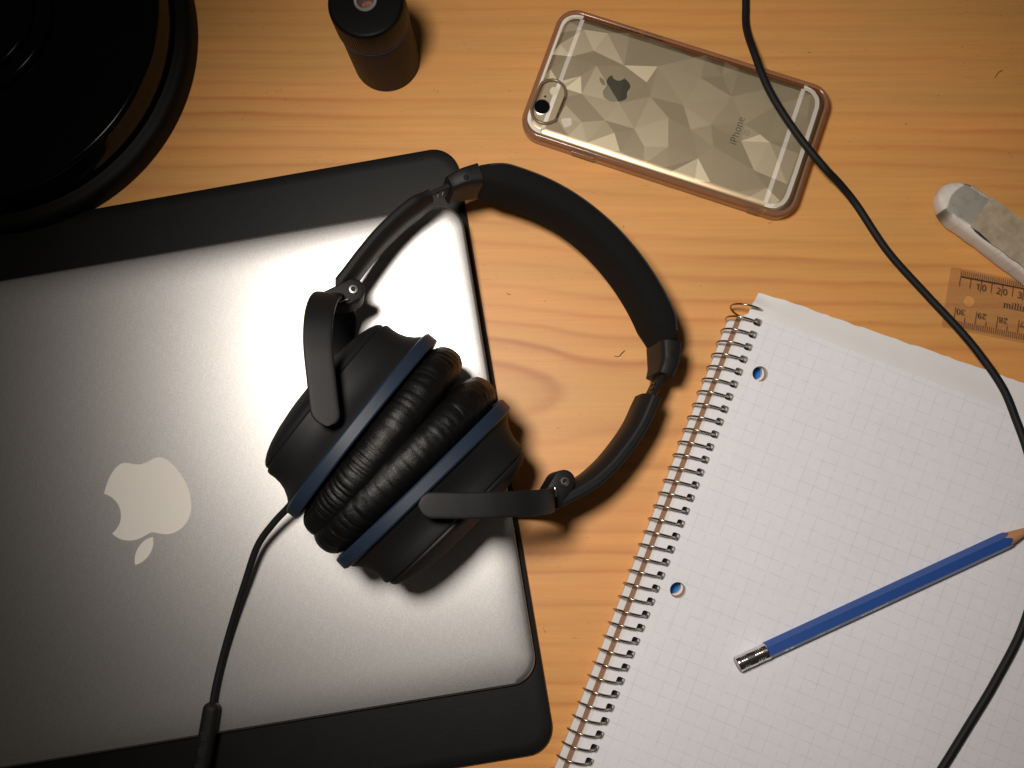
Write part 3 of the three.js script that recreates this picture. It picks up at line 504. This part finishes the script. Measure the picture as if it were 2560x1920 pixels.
// ---------------------------------------------------------------- notebook
const NT = -21.9 * PI / 180, NO = [100.6, 0, -81.1];
{
  const t = thing('notebook', 'open spiral notebook of squared paper with its pages folded under', 'notebook', NO, NT);
  const pitch = 6.35, N = 43, L = 273;
  const paper = std(lin(0.78, 0.765, 0.76), 0.8), edgeP = std(lin(0.72, 0.70, 0.68), 0.85);
  const quad = tex(1536, 1920, (u, v) => {
    const x = -6.4 + u * 214, z = -3.5 + (1 - v) * 276, g = (q) => { const d = Math.abs(q - Math.round(q)) * 6.35; return 1 - smooth(0.10, 0.26, d); };
    const a = Math.max(g((x - 5.72) / 6.35), g((z - 5.4) / 6.35)) * (0.55 + 0.45 * vnoise(x / 2.1, z / 2.1)) * smooth(-2, 0, x), n = 1 + 0.012 * fbm(x / 3, z / 3, 3) + 0.015 * fbm(x / 40, z / 40, 2);
    const sp = vnoise(x * 0.9 + 40, z * 0.9) > 0.955 && vnoise(x / 9, z / 9 + 30) > 0.45 ? 0.8 : 1;
    return [lerp(0.908, 0.82, a) * n * sp, lerp(0.905, 0.84, a) * n * sp, lerp(0.922, 0.875, a) * n * sp];
  }, true);
  const sheet = (s0, t0, s1, t1, holeAt, punch, chip, dz = 0) => {
    const s = new THREE.Shape(); s.moveTo(s0 + chip, t0 + 0.4); s.lineTo(s0 + chip * 2.4, t0 - 0.1); s.lineTo(s1, t0); s.lineTo(s1, t1); s.lineTo(s0, t1); s.lineTo(s0, t0 + chip * 1.6); s.closePath();
    if (holeAt !== null) for (let i = 0; i < N; i++) { const z = i * pitch, w = 1.95, h = 1.75, r = 1.2, p = new THREE.Path(), x = holeAt; p.moveTo(x - w + r, z - h); p.lineTo(x + w - r, z - h); p.quadraticCurveTo(x + w, z - h, x + w, z - h + r); p.lineTo(x + w, z + h - r); p.quadraticCurveTo(x + w, z + h, x + w - r, z + h); p.lineTo(x - w + r, z + h); p.quadraticCurveTo(x - w, z + h, x - w, z + h - r); p.lineTo(x - w, z - h + r); p.quadraticCurveTo(x - w, z - h, x - w + r, z - h); s.holes.push(p); }
    if (punch !== null) for (const z of [22.6, 130.2, 237.8]) s.holes.push(new THREE.Path().absarc(punch, z + dz, 3.65, 0, 2 * PI));
    return s;
  };
  part('cover', flat(sheet(-12.0, 2.2, 200, L - 1, null, null, 1), 0.5, 0.55), std(lin(0.0, 0.16, 0.55), 0.45), t, 'blue cover folded under all the pages');
  part('folded_pages', flat(sheet(-12.8, 2.0, 201, L - 0.5, -0.6, 7.6, 1.2, -0.9), 3.2, 3.8), edgeP, t);
  part('cardboard', flat(sheet(-9.6, -1.2, 203, L, -0.1, 8.7, 1, -0.5), 0.8, 4.7), std(lin(0.27, 0.145, 0.09), 0.85), t, 'brown cardboard back');
  part('page_block', flat(sheet(-7.5, -2.4, 204.6, L - 0.2, 0.05, 9.45, 1.2), 2.9, 7.7), edgeP, t);
  part('page', flat(sheet(-7.0, -2.9, 204.3, L - 0.6, 0.1, 9.5, 1.4), 0.5, 8.3), edgeP, t);
  part('page', flat(sheet(-6.6, -2.7, 204.9, L - 0.3, 0, 9.5, 1.3), 0.35, 8.72), edgeP, t);
  const top = flat(sheet(-6.2, -3.4, 204.6, L - 0.4, 0, 9.5, 1.6), 0.14, 8.95), p = top.attributes.position;
  for (let i = 0; i < p.count; i++) top.attributes.uv.setXY(i, (p.getX(i) + 6.4) / 214, 1 - (p.getZ(i) + 3.5) / 276);
  part('squared_page', top, std(lin(1, 1, 1), 0.8, { map: quad }), t, 'white page printed with faint squares');
  // one continuous wire coil
  const c = [], R = 7.25;
  for (let i = 0; i <= (N - 0.1) * 28; i++) { const a = -0.35 - i / 28 * 2 * PI, q = Math.cos(a); c.push(new THREE.Vector3(-7.15 + R * q, 7.5 + R * 0.96 * -Math.sin(a) * 0.98, -6.0 + pitch * (i / 28))); }
  part('wire_coil', sweep(c, circle(0.48, 8), { crease: 1.3 }), std(lin(0.44, 0.38, 0.30), 0.22, { metalness: 1 }), t);
}
// ---------------------------------------------------------------- loose sheet behind the notebook's page
{
  const t = thing('loose_sheet', 'blank white paper sheet jutting out from under the notebook page, its corner curled', 'paper', [NO[0], 0, NO[2]], NT - 0.0);
  const nx = 80, nz = 14, rows = [];
  for (let j = 0; j <= nz; j++) { const row = []; for (let i = 0; i <= nx; i++) {
    const s = lerp(-5.6, 200, i / nx), back = -14.6 - 0.034 * s + 0.35 * vnoise(s / 3.1, 2), z = lerp(back, -2.0, j / nz), x = s + (j < 7 ? 0.45 * (z + 3) * -0.16 * (1 - i / nx) : 0);
    const free = smooth(-2, -9, z), curl = free * (1.1 * smooth(22, 0, s) - 2.6 * smooth(9, -5, s) * smooth(-6, -14, z)) * 0.8;
    const y = 8.70 - 0.9 * smooth(-4, -14, z) + curl + free * 0.35 * fbm(s / 14, z / 8 + 5, 3);
    row.push([x - 0.5 * (z + 2) * 0.05 + (i === 0 ? 0.4 * vnoise(z / 2, 5) : 0), z > -3.6 ? 8.735 : Math.min(y, 8.9 + curl), z]);
  } rows.push(row); }
  const dbl = rows.map((r) => r), g = rowsGeo(dbl, { closed: false, crease: 1.3 });
  const nrm = g.attributes.normal; let up = 0; for (let i = 0; i < nrm.count; i++) up += nrm.getY(i);
  if (up < 0) { const q = g.attributes.position.array; for (let i = 0; i < q.length; i += 9) for (let k = 0; k < 3; k++) { const a = q[i + k]; q[i + k] = q[i + 3 + k]; q[i + 3 + k] = a; } g.computeVertexNormals(); }
  part('sheet', g, std(lin(0.77, 0.755, 0.755), 0.8, { side: THREE.DoubleSide }), t);
}

// ---------------------------------------------------------------- pencil
{
  const len = 134, t = thing('pencil', 'blue hexagonal pencil with a silver ferrule lying on the squared page', 'pencil', [86.2, 9.0, 75.3], 24.6 * PI / 180);
  const hex = (r, rot = 0) => Array.from({ length: 6 }, (_, i) => { const a = i * PI / 3 + rot; return [r * Math.cos(a), r * Math.sin(a)]; });
  const R = 3.95, yc = R * 0.866;
  const rows = []; const ring = (x, r, e) => rows.push(Array.from({ length: 48 }, (_, i) => { const a = i / 48 * 2 * PI, h = Math.cos(PI / 6) / Math.cos((a % (PI / 3)) - PI / 6), k = lerp(1, h, e); return [x, yc + r * k * Math.sin(a), r * k * Math.cos(a)]; }));
  const rr = (i) => 0.5 * Math.sin(i / 48 * 2 * PI * 6);
  const wave = (r0) => Array.from({ length: 48 }, (_, i) => { const a = i / 48 * 2 * PI, h = Math.cos(PI / 6) / Math.cos((a % (PI / 3)) - PI / 6); return [0, h, a]; });
  ring(14.2, R * 0.97, 1); ring(14.6, R, 1); ring(60, R, 1); ring(110, R, 1);
  rows.push(wave().map(([, h, a]) => { const k = h * R * 0.985, x = 133.0 + 15.5 * (1 - Math.min(1, h * 0.985)) * 1.6 - 1.2; return [x, yc + k * Math.sin(a), k * Math.cos(a)]; }));
  const paint = new THREE.MeshPhysicalMaterial({ color: lin(0.020, 0.075, 0.30), roughness: 0.38, clearcoat: 0.3, clearcoatRoughness: 0.3 });
  part('barrel', rowsGeo(rows, { capA: true, capB: true, crease: 0.35 }), paint, t);
  const cone = rowsGeo([[130, 3.2], [132.7, 3.38], [135.5, 3.1], [146, 1.15]].map(([x, r]) => circle(r, 36).map(([a, b]) => [x, yc + b, a])), { capA: true, capB: true, crease: 0.6 });
  part('sharpened_wood', cone, std(lin(0.50, 0.25, 0.13), 0.7), t);
  part('lead', rowsGeo([[145.4, 1.25], [150.2, 0.35], [151, 0.1]].map(([x, r]) => circle(r, 16).map(([a, b]) => [x, yc + b, a])), { capA: true, capB: true }), std(lin(0.03, 0.03, 0.032), 0.4), t);
  const prof = [[0.2, 3.5], [0.6, 3.66], [1.6, 3.66]]; for (const x of [2.6, 3.6, 4.6, 9.2, 10.2, 11.2, 12.2]) prof.push([x - 0.35, 3.66], [x - 0.12, 3.42], [x + 0.12, 3.42], [x + 0.35, 3.66]); prof.push([13.6, 3.7], [14.6, 3.74], [14.9, 3.5]);
  prof.sort((a, b) => a[0] - b[0]);
  const fer = rowsGeo(prof.map(([x, r]) => circle(r, 40).map(([a, b]) => [x, yc + 0.15 + b, a])), { crease: 0.4 });
  const f = part('ferrule', fer, std(lin(0.72, 0.71, 0.69), 0.16, { metalness: 1 }), t);
  for (const [x, a] of [[3.0, 0.9], [11.4, 0.9], [3.2, -0.7], [11.0, -0.7]]) part('dimple', new THREE.SphereGeometry(0.42, 10, 8).translate(x, yc + 0.15 + 3.6 * Math.cos(a), -3.6 * Math.sin(a)), std(lin(0.72, 0.71, 0.69), 0.16, { metalness: 1 }), f);
  part('eraser_tip', rowsGeo([[-0.5, 2.4], [-0.3, 3.1], [0.3, 3.4], [2, 3.4]].map(([x, r]) => circle(r, 32).map(([a, b]) => [x, yc + 0.15 + b, a])), { capA: true, crease: 0.5, capB: true }), std(lin(0.42, 0.40, 0.37), 0.8), t);
  // silver print on the lower side face
  const print = []; const q = words('STAEDTLER', sansB, 1.9, { depth: 0.03 }); q.rotateY(PI); q.translate(66, 0, 0); print.push(q);
  const q2 = words('norica  HB 2', sans, 1.5, { depth: 0.03 }); q2.rotateY(PI); q2.translate(43, 0, 0); print.push(q2);
  print.push(box(1.8, 0.03, 1.9, 22.6, 0.015, 0), box(1.6, 0.03, 1.9, 25.2, 0.015, 0));
  const g = mergeGeometries(print.map((x) => { x = x.index ? x.toNonIndexed() : x; return x; })); g.rotateX(PI / 3);
  g.translate(0, yc + Math.cos(PI / 3) * yc, Math.sin(PI / 3) * yc);
  part('lettering', g, std(lin(0.6, 0.6, 0.6), 0.3, { metalness: 0.8 }), t);
}

// ---------------------------------------------------------------- fibres fallen on the desk
{
  const fm = std(lin(0.06, 0.035, 0.02), 0.9);
  for (const [pts, label] of [
    [[[33.5, 0.2, -66.5], [35.5, 0.4, -66.2], [37.3, 0.9, -68], [38.6, 0.3, -69.2]], 'tiny curled dark fibre on the wood inside the headband'],
    [[[-18.6, 0.2, -97.5], [-17.5, 0.5, -97.0], [-16.8, 0.2, -96.7]], 'tiny dark crumb on the wood close to the laptop corner'],
    [[[222, 0.2, -205], [223.5, 0.5, -207.5], [226, 0.2, -209]], 'thin dark hair on the bare wood beyond the cable'],
  ]) { const m = part('fibre', tube(pts, 0.13, 14, 6), fm); m.userData = { label, category: 'fibre', group: 'fibres on the desk' }; }
}
renderer.render(scene, camera);
